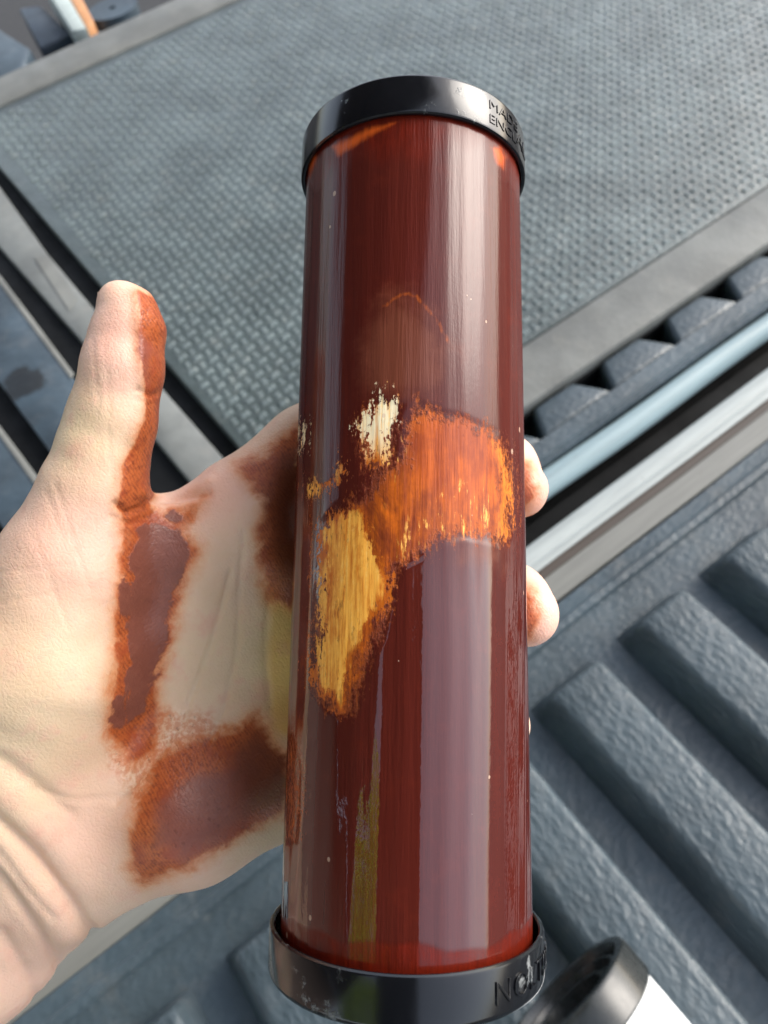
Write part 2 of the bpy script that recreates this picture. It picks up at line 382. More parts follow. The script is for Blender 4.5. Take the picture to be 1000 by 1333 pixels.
bare = tmask([
  [(468,545),(482,535),(490,520),(497,507),(503,505),(500,520),(518,522),(518,545),(508,560),(506,602),(497,606),(492,592),(480,612),(472,606),(478,575),(462,556)],
  [(399,626),(406,628),(425,628),(440,612),(448,598),(447,612),(432,632),(418,646),(402,648)],
  [(389,560),(398,552),(397,572),(391,586)],
  [(413,690),(428,668),(452,658),(472,668),(482,690),(500,740),(512,745),(508,775),(492,800),(478,815),(468,840),(455,880),(446,915),(430,912),(405,890),(403,860),(414,820),(412,740)]])
orange = tmask([
  [(440,655),(474,640),(486,612),(520,590),(524,550),(545,520),(562,532),(600,540),(648,560),(666,590),(672,640),(669,690),(657,712),(634,706),(600,700),(575,708),(548,728),(524,740),(512,770),(500,830),(487,850),(478,880),(464,925),(450,935),(425,925),(406,895),(410,740),(416,680)],
  [(460,545),(490,518),(524,525),(515,612),(470,614)],
  [(372,985),(380,960),(391,1000),(392,1050),(386,1096),(368,1096)]])
redmat = tmask([[(530,570),(560,535),(610,540),(640,575),(640,640),(600,670),(560,640),(535,620)]])
smear = tmask([[(470,470),(478,425),(500,392),(525,380),(548,392),(565,420),(583,450),(580,500),(540,520),(480,510)], [(600,700),(660,715),(650,735),(600,730)]])
flecks = tmask([[(505,735),(520,690),(545,650),(600,620),(640,640),(640,690),(590,705),(550,725)], [(500,600),(520,560),(535,560),(520,640),(500,660)]], 25)
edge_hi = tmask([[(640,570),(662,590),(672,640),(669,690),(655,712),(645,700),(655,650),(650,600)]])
arcline = np.clip(1-d_line(pp, [(503,398),(512,389),(522,384),(532,382),(541,386),(550,394),(557,403),(566,412),(572,423),(584,446)])/6, 0, 1)*front*.9
# the very ends stay thin, redder and uneven
zb = .0825+ZZ; zt = .078-ZZ
wav = .0012*np.sin(3*TH+1)+.0008*np.sin(7*TH)+.0005*np.sin(17*TH+2)
endb = 1-np.clip((zb-.0030-wav*.6)/.0008, 0, 1); endt = 1-np.clip((zt-.003-wav*2)/.006, 0, 1)
topor = tmask([[(400,215),(408,195),(414,205),(404,232)], [(640,192),(652,190),(660,205),(656,222),(646,214)], [(430,190),(480,165),(520,158),(480,180),(440,205)]], 12)
# relief: the stain is a film with real thickness where it has not been rubbed off
film = np.clip((orange+.1)*6, 0, 1)*.00012 + np.clip(bare*6, 0, 1)*.00008
rr = TR - film + .00003*np.sin(TH*37+np.sin(ZZ*60)*.7)
V[:, 0] = rr*np.cos(TH); V[:, 1] = rr*np.sin(TH)
N = NT('wet_stain')
cu = N.n('ShaderNodeCombineXYZ', {0: N.attr('arc'), 1: N.attr('axial'), 2: 0.}).outputs[0]
st1 = N.noise(N.vmap(cu, (1, .05, 1)), 1300, 4, .6); st2 = N.noise(N.vmap(cu, (1, .3, 1)), 560, 7, .72, .15)
st3 = N.noise(N.vmap(cu, (1, .02, 1)), 300, 3, .5); blot = N.noise(cu, 160, 6, .65); fineb = N.noise(N.vmap(cu, (1, .7, 1)), 1500, 3, .6); gr = N.noise(N.vmap(cu, (1, .07, 1)), 1500, 4, .65); gb = N.noise(N.vmap(cu, (1, .4, 1)), 150, 6, .7, .3)
base = N.mix(N.ss(st3, .3, .7), (.068, .0105, .007), (.080, .0125, .008))
base = N.mix(N.math('MULTIPLY', N.ss(blot, .5, .8), .35), base, (.13, .018, .009))
nz0 = N.math('SUBTRACT', st2, .5)
sm = N.ss(N.math('ADD', N.attr('smear'), N.math('MULTIPLY', N.math('SUBTRACT', blot, .5), 1.6)), -.5, .7)
base = N.mix(N.math('MULTIPLY', sm, .6), base, (.17, .05, .026))
al = N.ss(N.math('ADD', N.attr('arcline'), N.math('MULTIPLY', nz0, 2.6)), .35, 1.1)
base = N.mix(N.math('MULTIPLY', al, .7), base, (.36, .075, .010))
ends = N.math('MULTIPLY', N.attr('ends'), N.remap(st2, .3, .7, .6, 1.1), clamp=True)
base = N.mix(ends, base, N.mix(st2, (.04, .004, .002), (.17, .012, .003)))
toc = N.ss(N.math('ADD', N.attr('topor'), N.math('MULTIPLY', N.math('SUBTRACT', st2, .5), .8)), -.2, .6)
base = N.mix(toc, base, (.55, .09, .012))
nz = N.math('ADD', N.math('MULTIPLY', N.math('SUBTRACT', st2, .5), 1.3), N.math('MULTIPLY', N.math('SUBTRACT', fineb, .5), .8))
om = N.ss(N.math('ADD', N.attr('orange'), N.math('MULTIPLY', nz, 1.5)), -.12, .42)
oc = N.mix(N.ss(N.math('ADD', N.math('MULTIPLY', gr, .45), N.math('MULTIPLY', gb, .6)), .36, .66), (.15, .018, .003), (.60, .125, .005))
oc = N.mix(N.math('MULTIPLY', N.ss(blot, .42, .66), .75), oc, (.20, .032, .006))
oc = N.mix(N.math('MULTIPLY', N.ss(N.noise(N.vmap(cu, (1, .5, 1)), 110, 5, .7, 1.), .5, .68), .8), oc, (.13, .018, .004))
oc = N.mix(N.math('MULTIPLY', N.ss(N.math('ADD', N.attr('redmat'), N.math('MULTIPLY', nz, .35)), -.5, .5), .5), oc, N.mix(gr, (.20, .025, .004), (.42, .062, .006)))
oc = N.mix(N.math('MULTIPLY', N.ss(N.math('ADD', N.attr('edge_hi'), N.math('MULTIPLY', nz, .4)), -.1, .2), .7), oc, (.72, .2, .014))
base = N.mix(om, base, oc)
bmk = N.ss(N.math('ADD', N.attr('bare'), N.math('MULTIPLY', nz, 1.6)), -.02, .13)
bcol = N.mix(N.ss(N.math('ADD', N.math('MULTIPLY', gr, .55), N.math('MULTIPLY', gb, .5)), .36, .60), (.55, .13, .006), (.92, .43, .065))
bcol = N.mix(N.math('MULTIPLY', N.ss(N.noise(N.vmap(cu, (1, .5, 1)), 200, 5, .7), .5, .66), .75), bcol, (.62, .17, .010))
bcol = N.mix(N.math('MULTIPLY', N.ss(st2, .56, .66), .6), bcol, (.16, .04, .006))
up = N.ss(N.attr('axial'), .002, .014)
bcol = N.mix(N.math('MULTIPLY', up, N.ss(st1, .3, .55)), bcol, (.90, .78, .52))
bcol = N.mix(N.math('MULTIPLY', N.ss(N.math('ADD', N.math('MULTIPLY', gr, .7), N.math('MULTIPLY', fineb, .4)), .60, .68), .4), bcol, (.92, .58, .17))
rimb = N.ss(N.math('ADD', N.math('SUBTRACT', N.attr('bare'), N.math('MULTIPLY', up, -.5)), N.math('MULTIPLY', N.math('ADD', nz0, N.math('MULTIPLY', N.math('SUBTRACT', gb, .5), 2.6)), .9)), .02, .34)
bcol = N.mix(rimb, N.mix(gr, (.34, .06, .004), (.66, .16, .007)), bcol)
base = N.mix(bmk, base, bcol)
fk = N.math('MULTIPLY', N.ss(N.attr('flecks'), -.2, .5), N.ss(N.math('ADD', N.math('MULTIPLY', st2, .8), N.math('MULTIPLY', gr, .35)), .62, .70))
base = N.mix(fk, base, (.88, .45, .10))
dots = N.voro(N.vmap(cu, (1, .8, 1)), 230); dsel = N.n('ShaderNodeSeparateColor', {0: dots.outputs['Color']})
dk = N.math('MULTIPLY', N.math('LESS_THAN', dots.outputs['Distance'], N.math('MULTIPLY', dsel.outputs[1], .12)), N.math('GREATER_THAN', dsel.outputs[0], .6))
base = N.mix(N.math('MULTIPLY', dk, .55), base, (.62, .42, .3))
# gloss: wet and mirror-like low down, brushed out and duller towards the top and where it was rubbed
axn = N.math('ADD', N.attr('axial'), N.math('MULTIPLY', N.math('SUBTRACT', st3, .5), .05))
wet = N.ss(axn, .006, -.022)
rub = N.math('MAXIMUM', N.math('MAXIMUM', om, bmk), N.math('MULTIPLY', N.math('ADD', sm, ends, clamp=True), .45))
croughA = N.remap(wet, 0, 1, .17, .02)
crough = N.math('MAXIMUM', croughA, N.math('MULTIPLY', rub, .34))
coatw = N.math('MULTIPLY', N.remap(wet, 0, 1, .42, 1.), N.math('SUBTRACT', 1., N.math('MAXIMUM', N.math('MULTIPLY', rub, .84), N.math('MULTIPLY', ends, .75))))
hA = N.math('ADD', N.math('MULTIPLY', st1, N.remap(wet, 0, 1, .28, .008)), N.math('MULTIPLY', fineb, N.remap(wet, 0, 1, .08, .004)))
hA = N.math('ADD', hA, N.math('MULTIPLY', st3, N.remap(wet, 0, 1, .26, .04)))
hA = N.math('ADD', hA, N.math('MULTIPLY', dk, .5))
hA = N.math('ADD', hA, N.math('MULTIPLY', N.noise(N.vmap(cu, (1, .5, 1)), 420, 3, .6), N.remap(wet, 0, 1, 0., .16)))
nrmA = N.bump(hA, .55, .00032)
nrmB = N.bump(N.math('ADD', N.math('MULTIPLY', rub, -.8), N.math('MULTIPLY', st1, .7)), .6, .0004)
N.P(Base_Color=base, Roughness=N.remap(rub, 0, 1, .3, .5), Normal=nrmB, Coat_Weight=coatw, Coat_Roughness=crough, Coat_Normal=nrmA, Coat_IOR=1.7, Specular_IOR_Level=N.remap(rub, 0, 1, .0, .22))
body = fast_mesh('cylinder_body', V, quads, N.m, tube)
for k, v in dict(orange=orange, bare=bare, redmat=redmat, smear=smear, edge_hi=edge_hi, flecks=flecks, topor=topor, arcline=arcline, ends=np.maximum(endb, endt*.8), arc=((TH-fa+math.pi)%(2*math.pi))*TR, axial=ZZ).items(): attr(body, k, v)

# caps
N = NT('black_cap'); o = N.obj(); sc = N.noise(N.vmap(o, (1, 1, .25)), 400, 5, .7); wr = N.noise(o, 260, 6, .7); bl = N.noise(o, 60, 5, .6)
scuff = N.math('MULTIPLY', N.ss(wr, .55, .66), N.ss(bl, .5, .62))
N.P(Base_Color=N.mix(N.math('MULTIPLY', scuff, .55), (.005, .0055, .007), (.36, .38, .38)), Roughness=N.math('ADD', N.remap(sc, .3, .7, .10, .22), N.math('MULTIPLY', scuff, .4)),
    Normal=N.bump(N.math('ADD', N.math('MULTIPLY', sc, .2), scuff), .22, .00025), Specular_IOR_Level=.55)
M_cap = N.m
def cap(z_rim, z_end, ro, ri, s, bev):            # s=+1 : closed end upwards
    b = bev
    pr = [(ri, z_end-s*.0016), (ri, z_rim+s*.0003), (ri+.0003, z_rim), (ro-.00045, z_rim), (ro-.0001, z_rim+s*.00025), (ro, z_rim+s*.0006)]
    pr += [(ro, z_end-s*b)] + [(ro-b+b*math.cos(a), z_end-s*b+s*b*math.sin(a)) for a in np.linspace(.2, math.pi/2, 6)]
    pr += [(ro*.8, z_end), (ro*.78, z_end-s*.0006), (0, z_end-s*.0006)]
    return pr
ct = lathe('end_cap', cap(.0780, .0870, .02635, .0251, 1, .0009), M_cap, tube, 200)
cb = lathe('end_cap', cap(-.0825, -.0914, .0272, .0261, -1, .0014), M_cap, tube, 200)
cb['label'] = 'looser bottom end cap with raised letters'; ct['label'] = 'tight top end cap with small raised letters'
def letters(txt, size, cyl_r, th0, z0, parent, ext=.00032, flip=False, sp=1., wid=1.):
    cu_ = bpy.data.curves.new('txt', 'FONT'); cu_.body = txt; cu_.size = size; cu_.extrude = ext; cu_.space_character = sp; cu_.bevel_depth = size*.008; cu_.offset = -size*.022
    tmp = bpy.data.objects.new('txt', cu_); COL.objects.link(tmp)
    dg = bpy.context.evaluated_depsgraph_get(); me = bpy.data.meshes.new_from_object(tmp.evaluated_get(dg)); bpy.data.objects.remove(tmp)
    bm = bmesh.new(); bm.from_mesh(me); bmesh.ops.triangulate(bm, faces=bm.faces[:])
    for v in bm.verts:
        x, y, zz = v.co; th = th0 + x*wid/cyl_r; r = cyl_r + zz
        v.co = (r*math.cos(th), r*math.sin(th), z0+y)
    me.clear_geometry(); bm.to_mesh(me); bm.free(); me.materials.append(M_cap)
    return link(bpy.data.objects.new('raised_letters', me), parent)
letters('NOLTIUO', .0056, .0272, fa+math.asin(.55), -.0887, cb, .0003, sp=1.1, wid=1.)
letters('MADE', .0030, .02635, fa+math.asin(.60), .0829, ct, .00018, wid=1.35)
letters('ENCL', .0030, .02635, fa+math.asin(.60), .0796, ct, .00018, wid=1.35)
letters('AL', .0046, .02635, fa+math.asin(.86), .0803, ct, .00018, wid=1.35)

# ------------------------------------------------------------------ the hand: one continuous surface from a distance field (camera-space mm)
def hp(px, py, d): return np.array([(px-500)/F*d, (py-666.5)/F*d, d])
def cone(P, a, b, ra, rb, zs=1.):
    ba = b-a; L = ba@ba; q = P-a; h = np.clip((q@ba)/L, 0, 1); q = q-h[:, None]*ba
    q[:, 2] *= zs
    return np.sqrt((q*q).sum(1)) - (ra+(rb-ra)*h)
def smin(a, b, k):
    h = np.clip(.5+.5*(b-a)/k, 0, 1); return b+(a-b)*h-k*h*(1-h)
def chain(P, pts, k=3., zs=1.):
    d = None
    for (x0, y0, d0, r0), (x1, y1, d1, r1) in zip(pts, pts[1:]):
        c = cone(P, hp(x0, y0, d0), hp(x1, y1, d1), r0*d0/F, r1*d1/F, zs)
        d = c if d is None else smin(d, c, k)
    return d
def ellip(P, c, ax, r):                            # ax: rows unit axes
    q = (P-c)@np.asarray(ax).T / np.asarray(r); k = np.sqrt((q*q).sum(1)); return (k-1)*min(r)
P0m = P0*1000
def hand_sdf(P):
    P = P.astype(np.float64)
    palm = chain(P, [(70,1010,190,72),(318,668,189,62)], 4)
    palm = smin(palm, chain(P, [(80,1045,193,75),(385,750,195,58)], 4), 9)
    palm = smin(palm, chain(P, [(95,1075,193,78),(400,860,194,58)], 4), 9)
    palm = smin(palm, chain(P, [(105,1105,187,86),(250,1050,184,90),(385,992,186,84)], 6), 9)
    # wrist and forearm
    arm = chain(P, [(35,1030,188,118),(-110,1180,190,112),(-420,1420,196,150)], 8)
    arm = smin(arm, chain(P, [(75,1105,190,98),(-30,1215,192,102),(-330,1500,198,140)], 8), 14)
    palm = smin(palm, arm, 12)
    # thenar and thumb
    th = chain(P, [(38,985,181,112),(66,860,177,120),(92,740,175,94),(122,640,173,66),(146,545,172,55),(160,480,171,52.5),(167,430,171,45),(166,405,171,36),(158,396,171,29)], 1.6)
    palm = smin(palm, th, 9)
    # web between thumb and forefinger
    palm = smin(palm, chain(P, [(140,730,181,62),(230,705,187,52),(320,690,190,52)], 5), 8)
    idx_ = chain(P, [(318,662,189,64),(400,590,197,56),(478,535,203,50),(600,560,203,44),(655,610,192,40),(676,638,183,37)], 5)
    palm = smin(palm, idx_, 6)
    mid = chain(P, [(380,745,195,56),(500,728,207,48),(625,752,202,44),(668,782,187,42),(684,799,179,43)], 5)
    ring_ = chain(P, [(395,855,194,56),(520,872,205,46),(625,908,199,42),(655,943,184,36)], 5)
    pink = chain(P, [(385,990,187,60),(510,1015,199,42),(600,1050,194,37),(632,1058,186,32)], 5)
    for c in (mid, ring_, pink): palm = smin(palm, c, 4)
    # hollow of the palm
    hol = ellip(P, hp(300,845,168), [(1,0,0),(0,1,0),(0,0,1)], (15, 34, 10))
    palm = -smin(-palm, hol, 8)
    # flesh stops at the tube
    q = P-P0m; t = q@AX; tube_d = np.sqrt(np.maximum((q*q).sum(1)-t*t, 0))-25.25
    return -smin(-palm, tube_d, .8)
h_ = .7
lo = np.array([-205., -70., 148.]); hi = np.array([52., 215., 236.])
n = (np.ceil((hi-lo)/h_/4).astype(int)*4)+1
cs = [lo[i]+np.arange(0, n[i], 4)*h_ for i in range(3)]
G = np.stack(np.meshgrid(*cs, indexing='ij'), -1); cshape = G.shape[:3]
coarse = hand_sdf(G.reshape(-1, 3)).reshape(cshape).astype(np.float32)
near = np.abs(coarse) < 6.5
vals = np.repeat(np.repeat(np.repeat(coarse, 4, 0), 4, 1), 4, 2)[:n[0], :n[1], :n[2]].copy()
nr = near.copy()
full = np.repeat(np.repeat(np.repeat(nr, 4, 0), 4, 1), 4, 2)[:n[0], :n[1], :n[2]]
ii = np.argwhere(full)
for s in range(0, len(ii), 400000):
    b = ii[s:s+400000]; vals[b[:, 0], b[:, 1], b[:, 2]] = hand_sdf(lo+b*h_)
vals[0] = vals[-1] = 5; vals[:, 0] = vals[:, -1] = 5; vals[:, :, 0] = vals[:, :, -1] = 5
def surface_nets(v):
    ins = v < 0; c = np.zeros(tuple(np.array(v.shape)-1), np.int8)
    offs = [(i, j, k) for i in (0, 1) for j in (0, 1) for k in (0, 1)]
    sl_ = lambda o, sh: tuple(slice(o[a], o[a]+sh[a]) for a in range(3))
    for o in offs: c += ins[sl_(o, c.shape)]
    cell = np.argwhere((c > 0) & (c < 8)); cid = -np.ones(c.shape, np.int32); cid[tuple(cell.T)] = np.arange(len(cell))
    acc = np.zeros((len(cell), 3)); cnt = np.zeros(len(cell))
    for a in offs:
        for ax in range(3):
            if a[ax]: continue
            b = list(a); b[ax] = 1
            va = v[tuple((cell+a).T)]; vb = v[tuple((cell+b).T)]; m = (va < 0) != (vb < 0)
            t = np.where(m, va/(va-vb+1e-12), 0)[:, None]
            acc += np.where(m[:, None], np.array(a)+t*(np.array(b)-a), 0); cnt += m
    verts = cell+acc/cnt[:, None]; qs = []
    for ax in range(3):
        sh = list(v.shape); sh[ax] -= 1; b = [0, 0, 0]; b[ax] = 1
        i0 = ins[sl_((0, 0, 0), sh)]; i1 = ins[sl_(b, sh)]
        e = np.argwhere(i0 != i1); u, w_ = (ax+1) % 3, (ax+2) % 3
        e = e[(e[:, u] > 0) & (e[:, w_] > 0) & (e[:, u] < v.shape[u]-1) & (e[:, w_] < v.shape[w_]-1)]
        def cc(du, dw): q = e.copy(); q[:, u] -= du; q[:, w_] -= dw; return cid[tuple(q.T)]
        q = np.stack([cc(0, 0), cc(1, 0), cc(1, 1), cc(0, 1)], 1)
        flip = i0[tuple(e.T)]; q[~flip] = q[~flip][:, ::-1]; qs.append(q)
    return verts, np.concatenate(qs)
hv, hq = surface_nets(vals); hv = lo+hv*h_
ed = np.concatenate([hq[:, [i, (i+1) % 4]] for i in range(4)]); ed = np.concatenate([ed, ed[:, ::-1]])
deg = np.bincount(ed[:, 0], minlength=len(hv))[:, None]
def lap(x): return np.stack([np.bincount(ed[:, 0], x[ed[:, 1], k], len(hv)) for k in range(x.shape[1])], 1)/deg - x
for _ in range(4): hv = hv+.5*lap(hv); hv = hv-.52*lap(hv)
def normals(v):
    f = np.cross(v[hq[:, 2]]-v[hq[:, 0]], v[hq[:, 3]]-v[hq[:, 1]]); nn = np.zeros_like(v)
    for i in range(4):
        for k in range(3): nn[:, k] += np.bincount(hq[:, i], f[:, k], len(v))
    return nn/np.maximum(np.linalg.norm(nn, axis=1, keepdims=True), 1e-9)
hn = normals(hv)
if np.mean(np.einsum('ij,ij->i', hn, hv-hv.mean(0))) < 0: hq = hq[:, ::-1]; hn = -hn
hpx = np.stack([500+F*hv[:, 0]/hv[:, 2], 666.5+F*hv[:, 1]/hv[:, 2]], 1)
palmar = np.clip(-(hn[:, 2])*2.2+.6, 0, 1)          # palm side of the hand
# creases, folds and veins as relief (mm)
disp = np.zeros(len(hv))
def crease(pts, width, depth):
    global disp
    disp -= depth*np.exp(-(d_line(hpx, pts)/width)**2)*palmar
crease([(-60,1010),(0,1068),(45,1110),(85,1165),(112,1205),(140,1232)], 8, 1.6)
crease([(-60,1085),(0,1138),(28,1178),(55,1220),(80,1262)], 7, 1.1)
crease([(-60,960),(0,990),(45,1022),(90,1060)], 11, .9)
crease([(-60,1050),(0,1105),(35,1150),(70,1190)], 5, .5)
crease([(0,1215),(30,1260),(50,1300)], 9, .8)
disp += 1.3*np.exp(-(d_line(hpx, [(-60,1048),(0,1103),(50,1160),(85,1215)])/20)**2)*palmar
disp += .9*np.exp(-(d_line(hpx, [(-60,975),(0,1030),(60,1085),(110,1150)])/22)**2)*palmar
crease([(318,690),(312,760),(308,850),(290,930),(272,965)], 3.2, .42)
crease([(300,745),(275,840),(235,945),(190,1005),(150,1045)], 3.4, .5)
crease([(350,770),(345,850),(352,920)], 3.5, .35)
crease([(165,1035),(100,1042),(40,1030)], 4, .3)
crease([(150,655),(165,668),(188,660)], 4, .9); crease([(145,672),(168,682),(200,668)], 3, .45)
crease([(180,508),(196,516),(214,510)], 4, .6); crease([(178,520),(196,528),(210,524)], 3, .3)
for a in ((70,625,118,770),(45,700,90,820),(0,745,95,735),(0,785,80,770),(60,640,82,700),(140,560,150,640),(120,440,128,520),(137,450,142,540)):
    crease([(a[0], a[1]), (a[2], a[3])], 2.6, .16)
for k in range(16):
    x, y = 150+rng.uniform(-12, 14), 680+k*17; crease([(x, y), (x+rng.uniform(8, 26), y+rng.uniform(8, 30))], 2.4, .18)
crease([(188,652),(230,650),(272,642)], 4, .7); disp += .8*np.exp(-(d_line(hpx, [(190,642),(235,638),(275,626)])/9)**2)*palmar
disp += .25*np.sin(hv[:, 0]*.33+1.2*np.sin(hv[:, 1]*.21))*np.sin(hv[:, 1]*.27+.5)
# ridge where the thumb pad turns to its side
disp += .5*np.exp(-(d_line(hpx, [(178,382),(182,430),(186,480),(186,520),(172,575)])/7)**2)
# step of the nail at the thumb's back edge
hv = hv+hn*disp[:, None]; hn = normals(hv)
# ---- colour fields of the skin and the stain on it
def hmask(polys, clip=40.):
    d = np.full(len(hpx), -1e9)
    for q in polys: d = np.maximum(d, sdf_poly(hpx, q))
    d = np.where(hn[:, 2] < .25, d, -clip); return np.clip(d, -clip, clip)/clip
THUMB = [(177,376),(200,385),(225,420),(232,470),(230,520),(215,560),(208,600),(200,650),(196,668),(175,678),(152,664),(154,640),(160,600),(170,578),(186,545),(187,500),(180,460),(178,420)]
stain = hmask([
  [(177,376),(200,385),(225,420),(232,470),(230,520),(215,560),(208,600),(200,650),(196,668),(175,678),(152,664),(154,640),(160,600),(170,578),(186,545),(187,500),(180,460),(178,420)],
  [(150,660),(196,655),(225,672),(268,650),(240,690),(262,715),(240,765),(225,830),(205,890),(215,930),(200,975),(172,1000),(140,960),(138,900),(148,850),(150,760),(160,700)],
  [(178,1030),(200,985),(255,962),(310,945),(333,930),(352,955),(375,990),(378,1060),(330,1082),(270,1118),(222,1142),(184,1152),(166,1130),(172,1085)],
  [(306,606),(338,590),(392,545),(400,800),(372,792),(345,782),(338,745),(332,690),(345,650),(322,630)],
  [(215,662),(240,660),(266,648),(262,662),(225,672)],
  [(640,592),(686,604),(694,622),(696,645),(690,670),(640,680)], [(640,750),(690,764),(700,780),(702,808),(692,832),(640,840)]])
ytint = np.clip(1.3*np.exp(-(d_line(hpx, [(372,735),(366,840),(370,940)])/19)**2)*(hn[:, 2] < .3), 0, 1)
stain = np.maximum(stain, hmask([THUMB], 12))
thick = hmask([
  [(178,688),(197,680),(216,682),(234,690),(247,716),(241,748),(225,776),(218,815),(212,850),(201,885),(186,922),(168,946),(162,925),(167,890),(168,850),(169,809),(174,769),(172,728)],
  [(155,750),(166,745),(171,800),(158,797)], [(144,912),(158,905),(168,935),(160,950),(143,942)], [(213,672),(232,668),(240,676),(222,682)]], 20)
purp = hmask([[(205,1040),(260,1010),(330,1000),(365,1010),(340,1050),(290,1090),(240,1120),(205,1100)], [(181,438),(190,436),(196,470),(192,498),(184,490)]], 40)
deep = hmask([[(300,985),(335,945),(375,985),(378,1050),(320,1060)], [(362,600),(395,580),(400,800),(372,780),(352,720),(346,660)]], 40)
speck = hmask([[(140,940),(200,920),(260,930),(300,950),(250,1000),(190,1060),(160,1010),(140,990)]], 40)
gs = lambda x, y, r: np.exp(-((hpx[:, 0]-x)**2+(hpx[:, 1]-y)**2)/r**2)
pink = np.clip(.9*gs(150,440,75)+.45*gs(110,1085,75)+.5*gs(100,720,90)+.5*gs(240,650,50)+.7*gs(300,640,50)+1.*gs(695,640,60)+1.*gs(700,800,60)+.5*gs(240,1120,60)+.5*gs(40,1270,90)+.3*gs(60,680,80), 0, 1)
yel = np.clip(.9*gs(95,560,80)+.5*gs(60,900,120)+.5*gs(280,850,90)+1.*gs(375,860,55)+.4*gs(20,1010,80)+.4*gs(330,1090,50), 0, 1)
N = NT('skin'); o = N.obj()
n1 = N.noise(o, 60, 5, .6); n2 = N.noise(o, 240, 5, .65); n3 = N.noise(o, 900, 4, .6); pore = N.voro(o, 1500).outputs['Distance']
wv = N.n('ShaderNodeTexWave', {'Vector': o, 'Scale': 430, 'Distortion': 9., 'Detail': 2., 'Detail Scale': .35, 'Detail Roughness': .5}).outputs['Fac']
skin = N.mix(N.ss(n1, .35, .65), (.70, .465, .32), (.77, .54, .39))
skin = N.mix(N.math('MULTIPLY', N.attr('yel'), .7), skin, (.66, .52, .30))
skin = N.mix(N.math('MULTIPLY', N.attr('pink'), .75), skin, (.78, .43, .35))
skin = N.mix(N.math('MULTIPLY', N.ss(n2, .52, .75), .35), skin, (.68, .40, .30))
jit = N.math('ADD', N.math('ADD', N.math('MULTIPLY', N.math('SUBTRACT', n2, .5), 1.0), N.math('MULTIPLY', N.math('SUBTRACT', N.noise(o, 130, 3, .6, .8), .5), 1.6)), N.math('MULTIPLY', N.math('SUBTRACT', n3, .5), .55))
sm = N.ss(N.math('ADD', N.attr('stain'), N.math('MULTIPLY', jit, .5)), -.16, .26)
spk = N.math('MULTIPLY', N.ss(N.math('ADD', N.attr('speck'), N.math('MULTIPLY', jit, .5)), -.3, .3), .62)
rid = N.math('MULTIPLY', N.math('ADD', n3, N.math('MULTIPLY', wv, .14)), .88)
sc = N.mix(N.ss(rid, .3, .62), (.22, .034, .008), (.46, .10, .022))
sc = N.mix(N.ss(N.noise(o, 170, 4, .65), .45, .7), sc, (.33, .05, .012))
sc = N.mix(N.ss(N.math('ADD', N.attr('stain'), N.math('MULTIPLY', jit, .5)), .30, -.05), sc, N.mix(n3, (.50, .12, .028), (.64, .22, .07)))
sc = N.mix(N.math('MULTIPLY', N.ss(N.math('ADD', N.attr('purp'), N.math('MULTIPLY', jit, .5)), -.35, .35), .85), sc, N.mix(n2, (.15, .036, .028), (.27, .085, .062)))
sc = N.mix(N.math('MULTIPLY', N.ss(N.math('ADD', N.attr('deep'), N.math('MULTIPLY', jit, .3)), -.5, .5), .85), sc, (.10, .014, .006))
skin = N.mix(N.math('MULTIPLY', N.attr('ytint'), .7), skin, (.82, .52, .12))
skin = N.mix(N.math('MULTIPLY', N.ss(N.noise(o, 120, 4, .6), .5, .72), .5), skin, (.70, .37, .27))
halo = N.math('MULTIPLY', N.ss(N.math('ADD', N.attr('stain'), N.math('MULTIPLY', jit, .3)), -.45, .1), .5)
skin = N.mix(halo, skin, (.60, .19, .035))
skin = N.mix(N.math('MULTIPLY', spk, N.ss(n3, .35, .6)), skin, (.55, .17, .06))
fl = N.math('MULTIPLY', N.ss(N.noise(N.vmap(o, (1, .4, 1)), 900, 3, .6), .6, .7), N.math('MULTIPLY', N.ss(N.math('MAXIMUM', N.attr('speck'), N.attr('stain')), -.2, .3), .4))
col = N.mix(N.math('MULTIPLY', sm, .94), skin, sc)
col = N.mix(fl, col, (.13, .03, .015))
tk = N.ss(N.math('ADD', N.attr('thick'), N.math('MULTIPLY', jit, .9)), -.1, .15)
col = N.mix(N.math('MULTIPLY', tk, .95), col, N.mix(N.noise(o, 500, 5, .65), (.165, .050, .034), (.25, .085, .055)))
hgt = N.math('ADD', N.math('MULTIPLY', wv, .05), N.math('ADD', N.math('MULTIPLY', pore, .35), N.math('MULTIPLY', n2, 1.2)))
hgt = N.math('ADD', hgt, N.math('MULTIPLY', tk, .9))
vc = N.voro(N.n('ShaderNodeVectorMath', {0: o, 1: N.n('ShaderNodeVectorMath', {0: N.n('ShaderNodeTexNoise', {'Vector': o, 'Scale': 300.}).outputs['Color'], 'Scale': .004}, operation='SCALE').outputs[0]}, operation='ADD').outputs[0], 640, 'DISTANCE_TO_EDGE').outputs['Distance']
hgt = N.math('ADD', hgt, N.math('MULTIPLY', N.ss(vc, 0., .14), .16))
dry = N.math('MAXIMUM', sm, tk)
N.P(Base_Color=col, Roughness=N.math('SUBTRACT', N.remap(n2, .3, .7, .42, .55), N.math('MULTIPLY', dry, .10)), Normal=N.bump(hgt, .4, .0004),
    Subsurface_Weight=N.math('SUBTRACT', .22, N.math('MULTIPLY', dry, .18)), Subsurface_Radius=(.004, .0015, .0008), Subsurface_Scale=1., Specular_IOR_Level=.42)
N.b.inputs['Subsurface Scale'].default_value = .6
HO = c2w(np.array([-.07, .06, .185]))
hand = fast_mesh('hand', c2w(hv/1000)-HO, hq, N.m); hand.location = Vector(HO)
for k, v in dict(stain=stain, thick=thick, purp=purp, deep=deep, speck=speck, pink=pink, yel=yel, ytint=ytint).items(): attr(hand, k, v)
tag(hand, 'bare open left hand stained orange brown, thumb up, fingers wrapped round the tube', 'hand')
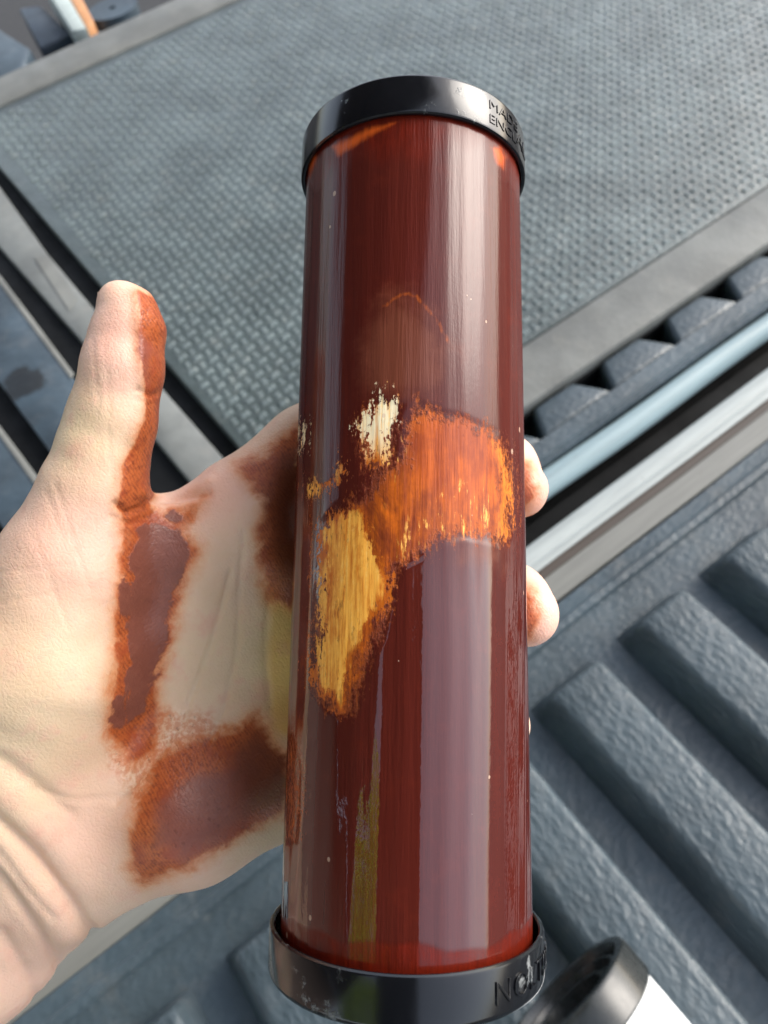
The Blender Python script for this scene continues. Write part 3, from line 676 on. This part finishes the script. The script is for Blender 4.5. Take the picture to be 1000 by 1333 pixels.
# thumb nail on the back edge of the thumb
nN = NT('nail'); nN.P(Base_Color=(.62, .36, .27), Roughness=.3, Subsurface_Weight=.1, Coat_Weight=.3)
nv = []; nf = []
for i in range(9):
    for j in range(9):
        u = i/8; a = (j/8-.5)*1.7
        y = 380+u*46; cx = 158+5*u; rad = 31+3.5*math.sin(min(1, u*1.3)*math.pi/2)-2.5*u*u
        p = hp(cx-rad*math.cos(a)*1.0, y, 171+rad*math.sin(a)*.155+1.)
        nv.append(c2w(p/1000)-HO)
for i in range(8):
    for j in range(8): nf.append((i*9+j, i*9+j+1, (i+1)*9+j+1, (i+1)*9+j))
nail = mesh('thumbnail', nv, nf, nN.m, hand, True)
md = nail.modifiers.new('thick', 'SOLIDIFY'); md.thickness = .0005

# ------------------------------------------------------------------ white jar lying on the ribs
jc = at(732, 1296, .112)
jd = np.array([.06, -1., -.13]); jd /= np.linalg.norm(jd)
zax = -jd; xax = np.cross([0, 0, 1.], zax); xax /= np.linalg.norm(xax); yax = np.cross(zax, xax)
JM = Matrix.Identity(4)
for i in range(3): JM[i][0], JM[i][1], JM[i][2] = xax[i], yax[i], zax[i]
JM.translation = Vector(jc)
jar = empty('plastic_jar', None, JM); tag(jar, 'white plastic jar with a dark grey ringed lid lying on the ribs', 'jar')
wN = NT('white_plastic'); wN.P(Base_Color=(.86, .87, .86), Roughness=.4)
lN = NT('dark_lid'); lo_ = lN.obj(); ln = lN.noise(lo_, 120, 5, .65)
lN.P(Base_Color=lN.mix(ln, (.010, .012, .012), (.026, .03, .03)), Roughness=lN.remap(ln, .3, .7, .2, .34), Normal=lN.bump(ln, .1, .0004))
JR = .0465
lathe('jar_body', [(0, -.2), (JR*.9, -.2), (JR*.94, -.195), (JR*.95, -.19), (JR*.95, -.0175), (JR*.85, -.0165), (0, -.0165)], wN.m, jar, 96)
lathe('jar_lid', [(JR*.6, -.0205), (JR*.97, -.0205), (JR, -.019), (JR, -.0025), (JR*.985, -.0006), (JR*.965, 0), (JR*.88, 0), (JR*.865, -.001), (JR*.84, -.0065), (JR*.78, -.0065), (JR*.765, -.004), (JR*.72, -.004), (JR*.70, -.0085), (JR*.58, -.0085), (JR*.565, -.006), (JR*.5, -.006), (JR*.48, -.0135), (0, -.0135)], lN.m, jar, 96)
print('scene built: hand verts', len(hv))
